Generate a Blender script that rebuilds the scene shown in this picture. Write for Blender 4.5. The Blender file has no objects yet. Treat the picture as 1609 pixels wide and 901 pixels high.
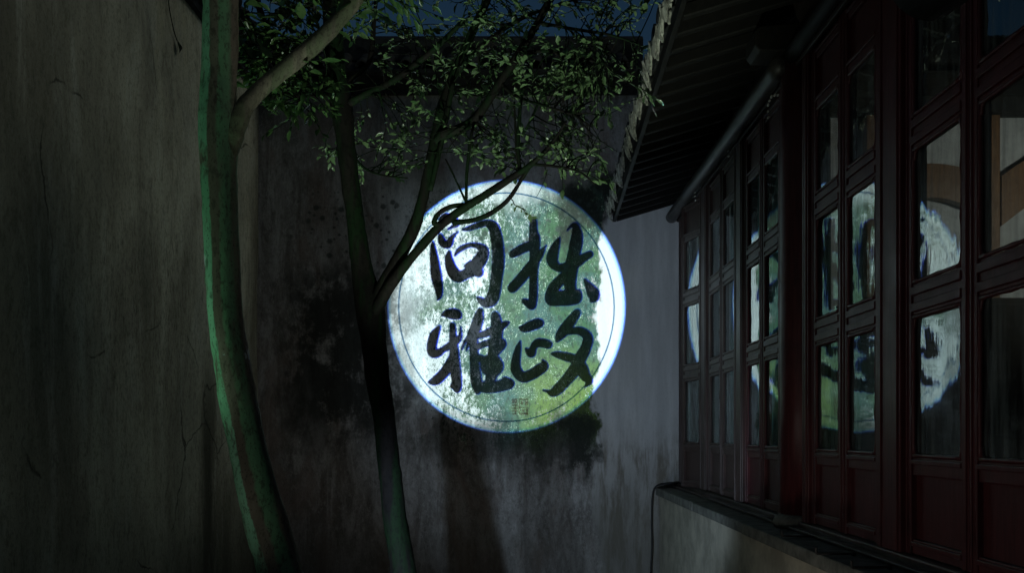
import bpy, bmesh, math, random
from mathutils import Vector, Matrix, Euler
R = math.radians
random.seed(7)
sc = bpy.context.scene
C = sc.collection

# ------------------------------------------------------------------ camera, sky, moon, exposure
F = 1416.667            # focal length in pixels of the 1609 px wide photograph
VX, VY = 812.0, 680.0   # where lines along the lane meet
H = 1.35                # eye height
D = 8.5                 # distance to the end wall
cam = bpy.data.cameras.new('camera')
cam.sensor_width = 36.0
cam.lens = F / 1609 * 36
cam.shift_x = (804.5 - VX) / 1609
cam.shift_y = (VY - 450.5) / 1609
cam.clip_start = 0.05
cam.clip_end = 1500
camo = bpy.data.objects.new('camera', cam)
camo.location = (0, 0, H)
camo.rotation_euler = (R(90), 0, 0)
C.objects.link(camo)
sc.camera = camo

w = bpy.data.worlds.new('World')
sc.world = w
w.use_nodes = True
wn = w.node_tree
bg = wn.nodes['Background']
sky = wn.nodes.new('ShaderNodeTexSky')
sky.sky_type = 'NISHITA'
sky.sun_disc = False
sky.sun_elevation = R(3)
sky.sun_rotation = R(104)
sky.air_density = 1.0
sky.dust_density = 0.2
sky.ozone_density = 3.2
wn.links.new(sky.outputs[0], bg.inputs[0])
bg.inputs[1].default_value = 0.040

moon = bpy.data.lights.new('moon', 'SUN')
moon.energy = 0.27
moon.angle = R(30)
moon.color = (0.96, 1.0, 0.83)
mo = bpy.data.objects.new('moon', moon)
mo.rotation_euler = Vector((-.8, .2, -.6)).to_track_quat('-Z', 'Y').to_euler()
C.objects.link(mo)

sc.view_settings.view_transform = 'Standard'
sc.view_settings.look = 'None'
sc.view_settings.exposure = 0.0
sc.view_settings.gamma = 1.0
sc.view_settings.use_curve_mapping = False
sc.cycles.use_denoising = True
sc.cycles.max_bounces = 7
sc.cycles.diffuse_bounces = 4
sc.cycles.transparent_max_bounces = 16
sc.cycles.caustics_reflective = False
sc.cycles.caustics_refractive = False
sc.cycles.sample_clamp_indirect = 4.0

PROJ = Vector((1.35, 2.40, 2.78))      # lens of the projector hung under the eave
POWER_PROJ = 3050.0
POWER_LEAF = 240.0
POWER_TRUNK = 70.0
POWER_FLOOD = 120.0
POWER_BAND = 95.0
POWER_SILL = 26.0
POWER_WINDOW = 28.0
POWER_CORNER = 9.0
POWER_STEM = 9.0
POWER_ROOM = 36.0

# ------------------------------------------------------------------ helpers
def at(px, py, Y):
    return Vector(((px - VX) * Y / F, Y, H + (VY - py) * Y / F))

def tag(o, label=None, cat=None, group=None, kind=None):
    if label: o['label'] = label
    if cat: o['category'] = cat
    if group: o['group'] = group
    if kind: o['kind'] = kind
    return o

def empty(name, loc=(0, 0, 0), rz=0):
    o = bpy.data.objects.new(name, None)
    o.location = loc
    o.rotation_euler = (0, 0, rz)
    o.empty_display_size = .1
    C.objects.link(o)
    return o

class MB:
    def __init__(s):
        s.v = []; s.f = []
    def add(s, vs, fs):
        n = len(s.v)
        s.v += [tuple(p) for p in vs]
        s.f += [tuple(i + n for i in f) for f in fs]
        return s
    def box(s, x0, x1, y0, y1, z0, z1):
        return s.add([(x0,y0,z0),(x1,y0,z0),(x1,y1,z0),(x0,y1,z0),(x0,y0,z1),(x1,y0,z1),(x1,y1,z1),(x0,y1,z1)],
                     [(3,2,1,0),(4,5,6,7),(0,1,5,4),(1,2,6,5),(2,3,7,6),(3,0,4,7)])
    def tube(s, pts, rad, n=8, cap=True, wob=0.0):
        pts = [Vector(p) for p in pts]
        rings = []
        up = Vector((0.31, 0.2, 0.93)).normalized()
        prev = None
        for i, p in enumerate(pts):
            t = (pts[min(i+1, len(pts)-1)] - pts[max(i-1, 0)]).normalized()
            if prev is None:
                a = t.cross(Vector((0.13, 0.97, 0.21)))
                if a.length < .1: a = t.cross(Vector((1, 0, 0)))
            else:
                a = prev - t * prev.dot(t)
            a.normalize(); prev = a
            b = t.cross(a)
            r = rad[i] if hasattr(rad, '__len__') else rad
            ring = []
            for k in range(n):
                an = 2*math.pi*k/n
                rr = r * (1 + (random.uniform(-wob, wob) if wob else 0))
                ring.append(p + a*math.cos(an)*rr + b*math.sin(an)*rr)
            rings.append(ring)
        vs = [v for r_ in rings for v in r_]
        fs = []
        for i in range(len(rings)-1):
            for k in range(n):
                k2 = (k+1) % n
                fs.append((i*n+k, i*n+k2, (i+1)*n+k2, (i+1)*n+k))
        if cap:
            fs.append(tuple(range(n))[::-1])
            fs.append(tuple((len(rings)-1)*n + k for k in range(n)))
        return s.add(vs, fs)
    def extrude(s, poly, axis, a, b):
        """poly of 2D points; axis 0: (a, u, v) ; 1: (u, a, v) ; 2: (u, v, a)"""
        n = len(poly)
        def P(c, u, v):
            return ((c,u,v),(u,c,v),(u,v,c))[axis]
        vs = [P(a,*p) for p in poly] + [P(b,*p) for p in poly]
        fs = [tuple(range(n))[::-1], tuple(range(n, 2*n))]
        fs += [(i, (i+1)%n, (i+1)%n+n, i+n) for i in range(n)]
        return s.add(vs, fs)
    def mesh(s, name, smooth=False):
        m = bpy.data.meshes.new(name)
        m.from_pydata(s.v, [], s.f)
        bm = bmesh.new(); bm.from_mesh(m)
        bmesh.ops.recalc_face_normals(bm, faces=bm.faces)
        bm.to_mesh(m); bm.free()
        if smooth:
            for p in m.polygons: p.use_smooth = True
        return m
    def build(s, name, mat, parent=None, smooth=False, bevel=0, loc=None):
        m = s.mesh(name, smooth)
        if mat: m.materials.append(mat)
        return link(name, m, parent, bevel, loc)

def link(name, m, parent=None, bevel=0, loc=None, rot=None):
    o = bpy.data.objects.new(name, m)
    C.objects.link(o)
    if parent: o.parent = parent
    if loc is not None: o.location = loc
    if rot is not None: o.rotation_euler = rot
    if bevel:
        b = o.modifiers.new('bevel', 'BEVEL'); b.width = bevel; b.segments = 2
        b.limit_method = 'ANGLE'
    return o

def smooth_path(pts, sub=6):
    """Catmull-Rom through tuples of any length."""
    out = []
    n = len(pts)
    for i in range(n-1):
        p0 = pts[max(i-1,0)]; p1 = pts[i]; p2 = pts[i+1]; p3 = pts[min(i+2,n-1)]
        for k in range(sub):
            t = k/sub
            out.append(tuple(0.5*((2*b)+(-a+c)*t+(2*a-5*b+4*c-d)*t*t+(-a+3*b-3*c+d)*t**3)
                             for a,b,c,d in zip(p0,p1,p2,p3)))
    out.append(tuple(pts[-1]))
    return out

# ------------------------------------------------------------------ node materials
class NT:
    def __init__(s, name):
        s.m = bpy.data.materials.new(name)
        s.m.use_nodes = True
        s.t = s.m.node_tree
        s.t.nodes.clear()
        s.out = s.t.nodes.new('ShaderNodeOutputMaterial')
        s.tc = s.t.nodes.new('ShaderNodeTexCoord')
    def n(s, kind, **kw):
        nd = s.t.nodes.new(kind)
        for k, v in kw.items(): setattr(nd, k, v)
        return nd
    def l(s, a, b): s.t.links.new(a, b)
    def put(s, sock, v):
        if hasattr(v, 'is_linked') or isinstance(v, bpy.types.NodeSocket): s.l(v, sock)
        else: sock.default_value = v
    def coord(s, scale=(1,1,1), kind='Object', rot=(0,0,0), src=None):
        mp = s.n('ShaderNodeMapping')
        s.l(src if src is not None else s.tc.outputs[kind], mp.inputs[0])
        mp.inputs['Scale'].default_value = scale
        mp.inputs['Rotation'].default_value = rot
        return mp.outputs[0]
    def noise(s, vec, scale=5, detail=4, rough=.55, dist=0):
        nd = s.n('ShaderNodeTexNoise')
        s.l(vec, nd.inputs['Vector'])
        nd.inputs['Scale'].default_value = scale
        nd.inputs['Detail'].default_value = detail
        nd.inputs['Roughness'].default_value = rough
        nd.inputs['Distortion'].default_value = dist
        return nd.outputs[0]
    def voronoi(s, vec, scale=5, rnd=1.0):
        nd = s.n('ShaderNodeTexVoronoi')
        s.l(vec, nd.inputs['Vector'])
        nd.inputs['Scale'].default_value = scale
        nd.inputs['Randomness'].default_value = rnd
        return nd
    def math(s, op, a, b=0.0, c=None, clamp=False):
        nd = s.n('ShaderNodeMath', operation=op)
        nd.use_clamp = clamp
        s.put(nd.inputs[0], a); s.put(nd.inputs[1], b)
        if c is not None: s.put(nd.inputs[2], c)
        return nd.outputs[0]
    def mul(s, *a):
        o = a[0]
        for b in a[1:]: o = s.math('MULTIPLY', o, b)
        return o
    def smooth(s, v, lo, hi, to0=0.0, to1=1.0):
        nd = s.n('ShaderNodeMapRange', interpolation_type='SMOOTHSTEP')
        s.put(nd.inputs['Value'], v)
        nd.inputs['From Min'].default_value = lo; nd.inputs['From Max'].default_value = hi
        nd.inputs['To Min'].default_value = to0; nd.inputs['To Max'].default_value = to1
        return nd.outputs[0]
    def sep(s, vec=None):
        nd = s.n('ShaderNodeSeparateXYZ')
        s.l(vec if vec is not None else s.tc.outputs['Object'], nd.inputs[0])
        return nd.outputs
    def mix(s, fac, a, b):
        nd = s.n('ShaderNodeMix', data_type='RGBA')
        s.put(nd.inputs[0], fac)
        for sock, v in ((nd.inputs[6], a), (nd.inputs[7], b)):
            if isinstance(v, (tuple, list)): sock.default_value = (*v[:3], 1)
            else: s.l(v, sock)
        return nd.outputs[2]
    def bump(s, h, strength=.3, dist=.01, prev=None):
        nd = s.n('ShaderNodeBump')
        nd.inputs['Strength'].default_value = strength
        nd.inputs['Distance'].default_value = dist
        s.l(h, nd.inputs['Height'])
        if prev is not None: s.l(prev, nd.inputs['Normal'])
        return nd.outputs[0]
    def principled(s, col, rough=.8, spec=.3, normal=None, metal=0.0):
        p = s.n('ShaderNodeBsdfPrincipled')
        if isinstance(col, (tuple, list)): p.inputs['Base Color'].default_value = (*col[:3], 1)
        else: s.l(col, p.inputs['Base Color'])
        s.put(p.inputs['Roughness'], rough)
        p.inputs['Specular IOR Level'].default_value = spec
        p.inputs['Metallic'].default_value = metal
        if normal is not None: s.l(normal, p.inputs['Normal'])
        s.l(p.outputs[0], s.out.inputs[0])
        return p

def gauss_box(t, v, lo, hi, soft):
    """1 inside [lo,hi], fading over soft on both sides."""
    a = t.smooth(v, lo - soft, lo + soft)
    b = t.smooth(v, hi - soft, hi + soft, 1, 0)
    return t.math('MULTIPLY', a, b)

def mat_end_wall():
    t = NT('old_plaster')
    x, y, z = t.sep()
    obj = t.tc.outputs['Object']
    warp = t.noise(obj, 1.7, 5, .6)
    warp2 = t.noise(t.coord((1,1,.35)), 9, 5, .65)
    wob = t.math('ADD', t.math('MULTIPLY', t.math('SUBTRACT', warp, .5), .7), t.math('MULTIPLY', t.math('SUBTRACT', warp2, .5), .22))
    xw = t.math('ADD', x, t.math('MULTIPLY', wob, .85))
    xs = t.math('ADD', x, wob)
    zs = t.math('ADD', z, wob)
    # aged plaster with drips
    streak = t.noise(t.coord((3.2, 1, .75)), 2.2, 9, .68, .9)
    blot = t.noise(obj, 2.3, 7, .62)
    base = t.mix(t.smooth(streak, .36, .66), (.17, .16, .15), (.42, .415, .41))
    base = t.mix(t.mul(t.smooth(blot, .45, .7), .5), base, (.42, .415, .41))
    mott = t.smooth(t.noise(t.coord((1.5, 1, .7)), 12, 10, .82), .50, .60)
    base = t.mix(t.mul(mott, .5), base, (.10, .095, .09))
    mo2 = t.smooth(t.noise(t.coord((1.3, 1, .7)), 27, 8, .8), .52, .60)
    base = t.mix(t.mul(mo2, .35), base, (.55, .54, .53))
    brown = t.mul(t.smooth(t.noise(t.coord((1.8, 1, .6)), 1.6, 7, .65, .5), .46, .66), .6)
    base = t.mix(brown, base, (.22, .165, .14))
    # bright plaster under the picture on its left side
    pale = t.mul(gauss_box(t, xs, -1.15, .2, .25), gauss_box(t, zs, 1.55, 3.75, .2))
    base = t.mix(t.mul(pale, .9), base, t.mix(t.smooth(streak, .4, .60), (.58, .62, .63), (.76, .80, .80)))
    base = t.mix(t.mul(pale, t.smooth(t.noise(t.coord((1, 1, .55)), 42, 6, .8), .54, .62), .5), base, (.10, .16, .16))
    # green algae with bare flecks, densest towards the repaired strip
    fine = t.noise(t.coord((1, 1, .5)), 30, 7, .8)
    fine2 = t.noise(t.coord((1, 1, .6)), 95, 3, .7)
    cover = t.smooth(xs, -.95, .40, -.012, .125)
    dens = t.math('ADD', t.math('ADD', t.math('MULTIPLY', blot, .55), t.math('MULTIPLY', fine, .60)), t.math('MULTIPLY', fine2, .34))
    mossm = t.smooth(t.math('ADD', dens, cover), .725, .80)
    mossz = gauss_box(t, zs, 1.22, 3.62, .16)
    mossx = t.math('MULTIPLY', t.smooth(xs, -1.1, -.75), t.smooth(xw, .735, .765, 1, 0))
    mossc = t.mix(t.smooth(t.noise(obj, 3.1, 4, .6), .40, .60), (.036, .100, .085), (.040, .105, .045))
    mossc = t.mix(t.mul(gauss_box(t, xs, .1, .9, .2), gauss_box(t, zs, 1.2, 1.95, .25), .8), mossc, (.13, .20, .035))
    mossc = t.mix(t.mul(t.smooth(fine2, .55, .64), t.smooth(t.noise(obj, 7, 4, .65), .44, .60)), mossc, (.46, .58, .44))
    mossc = t.mix(t.mul(t.smooth(fine, .49, .62), .8), mossc, (.014, .030, .020))
    col = t.mix(t.mul(mossm, mossz, mossx, .93), base, mossc)
    # dark mould
    blk = t.noise(t.coord((1, 1, .8)), 3.2, 8, .72)
    m1 = t.mul(gauss_box(t, xs, -2.2, -1.0, .28), gauss_box(t, zs, 1.25, 2.9, .35), .96)
    m2 = t.mul(gauss_box(t, xs, -.95, .66, .2), gauss_box(t, zs, 1.0, 1.5, .16))
    m3 = t.mul(gauss_box(t, xs, .35, .78, .14), gauss_box(t, zs, .9, 1.6, .12))
    m4 = t.mul(gauss_box(t, xs, .40, .95, .1), gauss_box(t, zs, 3.15, 3.75, .15))
    mm = t.math('MAXIMUM', t.math('MAXIMUM', m1, t.mul(m2, .62)), t.math('MAXIMUM', m3, m4))
    dark = t.mul(mm, t.smooth(t.math('ADD', blk, t.mul(mm, .12)), .47, .60))
    col = t.mix(t.mul(dark, .94), col, (.022, .026, .022))
    # round lichen spots
    def spots(scale, r, seedoff):
        v = t.voronoi(t.coord((1, 0.0, 1), rot=(0, seedoff, 0)), scale)
        d = t.math('ADD', v.outputs['Distance'], t.mul(t.math('SUBTRACT', fine, .5), .35))
        keep = t.smooth(t.sep(v.outputs['Color'])[0], .25, .35)
        return t.mul(t.smooth(d, r - .10, r + .08, 1, 0), keep)
    s_all = t.math('MAXIMUM', spots(9, .26, .4), spots(15, .22, 1.3))
    sz1 = t.mul(gauss_box(t, xs, -2.0, -.95, .2), gauss_box(t, zs, 2.75, 3.75, .2))
    sz2 = t.mul(gauss_box(t, xs, -.6, .74, .25), gauss_box(t, zs, 3.0, 3.62, .12))
    sp = t.mul(s_all, t.math('MAXIMUM', sz1, sz2), t.smooth(xw, .7, .78, 1, 0))
    col = t.mix(t.mul(sp, .8), col, (.045, .06, .05))
    # repaired strip: clean lime plaster
    clean = t.mul(t.smooth(xw, .735, .79), t.smooth(t.math('SUBTRACT', zs, t.smooth(x, .8, 1.3)), 3.20, 3.32, 1, 0))
    hi = t.smooth(zs, 1.0, 1.55)
    cl = t.mix(t.smooth(t.noise(t.coord((4, 1, .4)), 2.5, 5, .6), .4, .7), (.52, .53, .54), (.64, .65, .66))
    dirty = t.mix(t.smooth(t.noise(t.coord((4, 1, .6)), 2.5, 9, .72, .15), .38, .60), (.22, .20, .17), (.52, .52, .52))
    cl = t.mix(hi, dirty, cl)
    low = t.mul(t.smooth(zs, .55, 1.25, 1, 0), .6)
    cl = t.mix(low, cl, (.16, .155, .13))
    col = t.mix(clean, col, cl)
    # foot of the wall: rising damp
    damp = t.mul(t.smooth(zs, .1, .8, 1, 0), .45)
    col = t.mix(damp, col, (.12, .117, .10))
    gr = t.noise(t.coord((1.4, 1, .8)), 55, 4, .8)
    grm = t.smooth(gr, .50, .68)
    col = t.mix(t.mul(grm, t.math('SUBTRACT', .40, t.mul(clean, .28))), col, (.06, .06, .055))
    h = t.math('ADD', t.mul(fine, .5), t.math('ADD', t.mul(blot, 1.2), t.mul(mossm, mossx, .25)))
    nb = t.bump(h, .35, .012)
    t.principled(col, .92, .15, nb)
    return t.m

def mat_side_wall():
    t = NT('streaked_plaster')
    obj = t.tc.outputs['Object']
    x, y, z = t.sep()
    streak = t.noise(t.coord((1, 3.2, .55)), 1.5, 8, .66, .8)
    wide = t.noise(t.coord((1, 1.0, .36)), 1.2, 6, .58, .6)
    blot = t.noise(t.coord((1, 1, .6)), 1.4, 7, .6)
    fine = t.noise(t.coord((1, 3.0, .9)), 16, 6, .75)
    col = t.mix(t.smooth(wide, .36, .62), (.21, .20, .155), (.45, .44, .345))
    col = t.mix(t.mul(t.smooth(streak, .48, .68), .5), col, (.50, .51, .44))
    col = t.mix(t.mul(t.smooth(streak, .30, .48, 1, 0), .4), col, (.12, .115, .095))
    col = t.mix(t.mul(t.smooth(blot, .5, .7), .5), col, (.20, .205, .165))
    zone = t.math('MAXIMUM', t.mul(gauss_box(t, y, 5.2, 7.0, .5), gauss_box(t, z, 1.4, 2.9, .5)),
                  t.mul(gauss_box(t, y, 6.9, 7.7, .18), t.smooth(t.math('ADD', z, t.mul(wide, 1.2)), 1.4, 3.1, 1, 0)))
    mould = t.mul(t.smooth(t.math('ADD', fine, t.mul(zone, .05)), .55, .68), t.math('ADD', t.mul(zone, .45), .20))
    col = t.mix(mould, col, (.035, .035, .028))
    seam = t.mul(gauss_box(t, t.math('ADD', y, t.mul(t.math('SUBTRACT', streak, .5), .5)), 6.98, 7.25, .10), t.smooth(t.math('ADD', z, t.mul(blot, 1.0)), 1.7, 2.9, 1, 0))
    col = t.mix(t.mul(seam, .85), col, (.025, .027, .02))
    och = t.mul(gauss_box(t, y, 5.8, 6.8, .4), t.smooth(z, 2.9, 4.2), t.smooth(wide, .45, .6), .5)
    col = t.mix(och, col, (.22, .19, .10))
    damp = t.mul(t.smooth(t.math('ADD', z, t.mul(blot, .8)), .4, 1.5, 1, 0), .6)
    col = t.mix(damp, col, (.09, .085, .065))
    mott = t.smooth(t.noise(t.coord((1, 1.6, .6)), 10, 10, .82), .51, .62)
    col = t.mix(t.mul(mott, .55), col, (.10, .098, .070))
    mo2 = t.smooth(t.noise(t.coord((1, 1.3, .8)), 27, 8, .8), .52, .60)
    col = t.mix(t.mul(mo2, .40), col, (.08, .078, .058))
    # grain, pits and hairline cracks
    gr = t.noise(t.coord((1, 1.6, .8)), 55, 4, .8)
    col = t.mix(t.mul(t.smooth(gr, .50, .66), .45), col, (.09, .088, .066))
    col = t.mix(t.mul(t.smooth(gr, .28, .42, 1, 0), .25), col, (.58, .58, .52))
    wv = t.n('ShaderNodeMix', data_type='VECTOR'); wv.inputs[0].default_value = .22
    nz = t.n('ShaderNodeTexNoise'); t.l(obj, nz.inputs['Vector']); nz.inputs['Scale'].default_value = 2.5; nz.inputs['Detail'].default_value = 6
    t.l(obj, wv.inputs[4]); t.l(nz.outputs['Color'], wv.inputs[5])
    vo = t.n('ShaderNodeTexVoronoi', feature='DISTANCE_TO_EDGE'); t.l(wv.outputs[1], vo.inputs['Vector']); vo.inputs['Scale'].default_value = .75
    crack = t.mul(t.smooth(vo.outputs['Distance'], .0, .006, 1, 0), t.smooth(blot, .5, .6))
    col = t.mix(t.mul(crack, .8), col, (.02, .02, .016))
    nb = t.bump(t.math('ADD', t.mul(gr, .22), t.math('ADD', t.mul(fine, .35), t.math('SUBTRACT', t.mul(blot, 1.6), t.mul(crack, .5)))), .5, .014)
    t.principled(col, .93, .12, nb)
    return t.m

def mat_wood(name, c1, c2, rough=.42, vert=True, dust=.0, spec=.45):
    t = NT(name)
    sc_ = (14, 14, 1.2) if vert else (14, 1.2, 14)
    g = t.noise(t.coord(sc_), 3.0, 6, .65, .6)
    b = t.noise(t.tc.outputs['Object'], 3.5, 5, .6)
    col = t.mix(t.smooth(g, .35, .68), c1, c2)
    col = t.mix(t.mul(t.smooth(b, .5, .72), .5), col, tuple(v * .45 for v in c1))
    if dust:
        geo = t.n('ShaderNodeNewGeometry')
        nz = t.sep(geo.outputs['Normal'])[2]
        col = t.mix(t.mul(t.smooth(nz, .3, .9), dust), col, (.20, .19, .17))
    chip = t.mul(t.smooth(t.noise(t.tc.outputs['Object'], 38, 4, .7), .70, .76), .5)
    col = t.mix(chip, col, (.17, .14, .12))
    rg = t.math('ADD', t.mul(b, .35), rough - .17)
    nb = t.bump(t.math('ADD', t.mul(g, .6), b), .3, .004)
    t.principled(col, rg, spec, nb)
    return t.m

def mat_bark(name, cols, green, scale=1.0, spots=True):
    t = NT(name)
    obj = t.tc.outputs['Object']
    a = t.noise(t.coord((1, 1, .22)), 7*scale, 6, .6, .6)
    f = t.noise(t.coord((1, 1, .5)), 46*scale, 6, .7)
    g = t.noise(t.coord((1, 1, .12)), 9*scale, 3, .5)
    b = t.noise(t.coord((1, 1, .4)), 4, 5, .6)
    col = t.mix(t.smooth(a, .38, .62), cols[0], cols[1])
    if spots:      # stripes of algae and bare bark, with lit edge and dark band painted in
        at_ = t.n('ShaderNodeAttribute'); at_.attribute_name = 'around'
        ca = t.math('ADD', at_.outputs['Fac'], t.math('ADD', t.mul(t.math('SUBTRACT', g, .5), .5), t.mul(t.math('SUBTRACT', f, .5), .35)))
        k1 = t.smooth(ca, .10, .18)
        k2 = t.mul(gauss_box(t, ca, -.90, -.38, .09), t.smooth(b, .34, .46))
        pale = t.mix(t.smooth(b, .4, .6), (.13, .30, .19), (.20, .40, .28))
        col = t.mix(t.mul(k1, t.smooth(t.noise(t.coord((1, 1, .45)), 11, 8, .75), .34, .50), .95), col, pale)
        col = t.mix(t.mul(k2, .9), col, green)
    else:
        col = t.mix(t.mul(t.smooth(g, .42, .58), .95), col, green)
    col = t.mix(t.mul(t.smooth(f, .50, .62), .65), col, tuple(v*.40 for v in cols[0]))
    pit = t.voronoi(t.coord((1, 1, .7)), 62*scale)
    col = t.mix(t.mul(t.smooth(t.math('ADD', pit.outputs['Distance'], t.mul(f, .3)), .24, .40, 1, 0), .6), col, tuple(v*.25 for v in cols[0]))
    if spots:
        v = t.voronoi(obj, 4.2)
        s = t.mul(t.smooth(t.math('ADD', v.outputs['Distance'], t.mul(t.math('SUBTRACT', f, .5), .5)), .10, .17, 1, 0),
                  t.smooth(t.sep(v.outputs['Color'])[1], .58, .62))
        col = t.mix(t.mul(s, .9), col, (.42, .46, .47))
    ring = t.noise(t.coord((1, 1, 9)), 3.4, 4, .6, .8)
    nb = t.bump(t.math('ADD', t.mul(f, .4), t.math('ADD', a, t.mul(ring, .10))), .6, .014)
    t.principled(col, .75, .3 if spots else .12, nb)
    return t.m

def mat_leaf(name, c1, c2):
    t = NT(name)
    oi = t.n('ShaderNodeObjectInfo')
    v = t.noise(t.tc.outputs['Object'], 1.6, 2, .5)
    fac = t.math('FRACT', t.math('ADD', t.mul(v, 3.0), oi.outputs['Random']))
    col = t.mix(fac, c1, c2)
    p = t.principled(col, .33, .6)
    tr = t.n('ShaderNodeBsdfTranslucent')
    t.l(col, tr.inputs[0])
    mx = t.n('ShaderNodeMixShader'); mx.inputs[0].default_value = .28
    t.l(p.outputs[0], mx.inputs[1]); t.l(tr.outputs[0], mx.inputs[2])
    t.l(mx.outputs[0], t.out.inputs[0])
    return t.m

def mat_plain(name, col, rough=.7, spec=.3, var=.35, scale=9, metal=0.0, bump=.25):
    t = NT(name)
    nn = t.noise(t.tc.outputs['Object'], scale, 6, .65)
    c = t.mix(t.smooth(nn, .3, .7), tuple(v*(1-var) for v in col), tuple(min(1, v*(1+var)) for v in col))
    nb = t.bump(nn, bump, .006)
    t.principled(c, rough, spec, nb, metal)
    return t.m

def mat_glass():
    t = NT('old_window_glass')
    fr = t.n('ShaderNodeFresnel'); fr.inputs[0].default_value = 2.5
    wv = t.noise(t.coord((1, 2.2, 1.0)), 3.2, 2, .4)
    wv2 = t.noise(t.coord((1, 6, 1.6)), 5.0, 2, .5)
    nb = t.bump(t.math('ADD', wv, t.mul(wv2, .22)), .5, .0010)
    t.l(nb, fr.inputs[1])
    gl = t.n('ShaderNodeBsdfGlossy'); gl.inputs['Roughness'].default_value = .012
    gl.inputs['Color'].default_value = (.86, .97, .95, 1)
    t.l(nb, gl.inputs['Normal'])
    tr = t.n('ShaderNodeBsdfTransparent'); tr.inputs[0].default_value = (.86, .94, .93, 1)
    geo = t.n('ShaderNodeNewGeometry')
    mx = t.n('ShaderNodeMixShader')
    t.l(t.mul(fr.outputs[0], t.math('SUBTRACT', 1.0, geo.outputs['Backfacing'])), mx.inputs[0]); t.l(tr.outputs[0], mx.inputs[1]); t.l(gl.outputs[0], mx.inputs[2])
    # film of dust
    df = t.n('ShaderNodeBsdfDiffuse'); df.inputs[0].default_value = (.30, .36, .36, 1)
    du = t.mul(t.smooth(t.noise(t.coord((1, 9, .7)), 3, 6, .7), .40, .70), .28)
    m2 = t.n('ShaderNodeMixShader')
    t.l(du, m2.inputs[0]); t.l(mx.outputs[0], m2.inputs[1]); t.l(df.outputs[0], m2.inputs[2])
    t.l(m2.outputs[0], t.out.inputs[0])
    return t.m

def mat_film(name, col):
    t = NT(name)
    tr = t.n('ShaderNodeBsdfTransparent'); tr.inputs[0].default_value = (*col, 1)
    t.l(tr.outputs[0], t.out.inputs[0])
    return t.m

def mat_glow(name, col, s):
    t = NT(name)
    e = t.n('ShaderNodeEmission'); e.inputs[0].default_value = (*col, 1); e.inputs[1].default_value = s
    t.l(e.outputs[0], t.out.inputs[0])
    return t.m

def mat_paving():
    t = NT('paving')
    br = t.n('ShaderNodeTexBrick')
    t.l(t.coord((1, 1, 1)), br.inputs['Vector'])
    br.inputs['Scale'].default_value = 1.6
    br.inputs['Color1'].default_value = (.10, .10, .09, 1)
    br.inputs['Color2'].default_value = (.14, .135, .125, 1)
    br.inputs['Mortar'].default_value = (.03, .035, .025, 1)
    br.inputs['Mortar Size'].default_value = .015
    nn = t.noise(t.tc.outputs['Object'], 6, 6, .65)
    c = t.mix(t.mul(t.smooth(nn, .45, .7), .6), br.outputs[0], (.05, .055, .04))
    t.principled(c, .8, .3, t.bump(nn, .3, .01))
    return t.m

M = dict(
    end_wall=mat_end_wall(), side_wall=mat_side_wall(),
    wood=mat_wood('lacquered_wood', (.060, .0125, .015), (.105, .024, .027), .45, True, .35),
    wood_far=mat_wood('weathered_wood', (.045, .024, .021), (.085, .050, .044), .45, True, .35),
    wood_h=mat_wood('weathered_beam', (.030, .022, .020), (.055, .044, .040), .5, False, .3),
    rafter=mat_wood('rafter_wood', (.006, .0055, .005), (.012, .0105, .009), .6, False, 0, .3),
    purlin=mat_wood('purlin_wood', (.020, .018, .016), (.050, .046, .043), .45, False, 0, .4),
    ochre=mat_wood('ochre_timber', (.17, .080, .032), (.25, .125, .05), .5, True),
    tile=mat_plain('grey_clay_tile', (.028, .029, .030), .85, .2, .5, 14),
    driptile=mat_plain('mossy_drip_tile', (.36, .35, .31), .85, .2, .6, 22),
    stone=mat_plain('sill_stone', (.17, .175, .155), .8, .25, .4, 12),
    sillwall=mat_plain('sill_plaster', (.47, .45, .37), .9, .15, .25, 5),
    lime=mat_plain('lime_plaster', (.62, .63, .63), .9, .15, .15, 6),
    iron=mat_plain('black_iron', (.02, .02, .02), .5, .4, .3, 30),
    rubber=mat_plain('black_cable', (.012, .012, .013), .5, .4, .2, 30),
    white=mat_plain('white_ceramic', (.75, .74, .70), .4, .5, .1, 30),
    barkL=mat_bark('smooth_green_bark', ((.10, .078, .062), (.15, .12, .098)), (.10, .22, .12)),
    barkM=mat_bark('dark_bark', ((.006, .0052, .005), (.012, .010, .009)), (.006, .017, .006), 1.3, False),
    barkB=mat_bark('lichened_bark', ((.085, .075, .06), (.14, .125, .095)), (.085, .095, .06), 1.6, False),
    leafM=mat_leaf('green_leaf', (.045, .095, .035), (.15, .23, .11)),
    leafL=mat_leaf('dark_leaf', (.030, .075, .025), (.065, .12, .04)),
    glass=mat_glass(), paving=mat_paving(),
    curtain=mat_plain('teal_curtain', (.34, .56, .55), .9, .1, .2, 8),
    dark=mat_plain('dark_interior', (.03, .026, .022), .7, .2, .3, 4),
    opaque=mat_plain('black_steel_sheet', (.008, .008, .008), .6, .2, .1, 20),
    blue=mat_film('blue_fringe', (.10, .24, .95)), cyan=mat_film('pale_blue_edge', (.62, .86, 1.0)),
    ringfilm=mat_film('blue_ring_line', (.05, .18, .36)), sealfilm=mat_film('red_seal', (.52, .38, .38)),
)

# ------------------------------------------------------------------ ground
g = MB().add([(-300,-300,0),(300,-300,0),(300,300,0),(-300,300,0)], [(0,1,2,3)]).build('ground', M['paving'])
tag(g, kind='structure')

# ------------------------------------------------------------------ walls with tiled coping
XL = -2.44             # face of the left wall
XW = 1.536             # face of the window row
WT = 4.53              # top of the plaster

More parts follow.
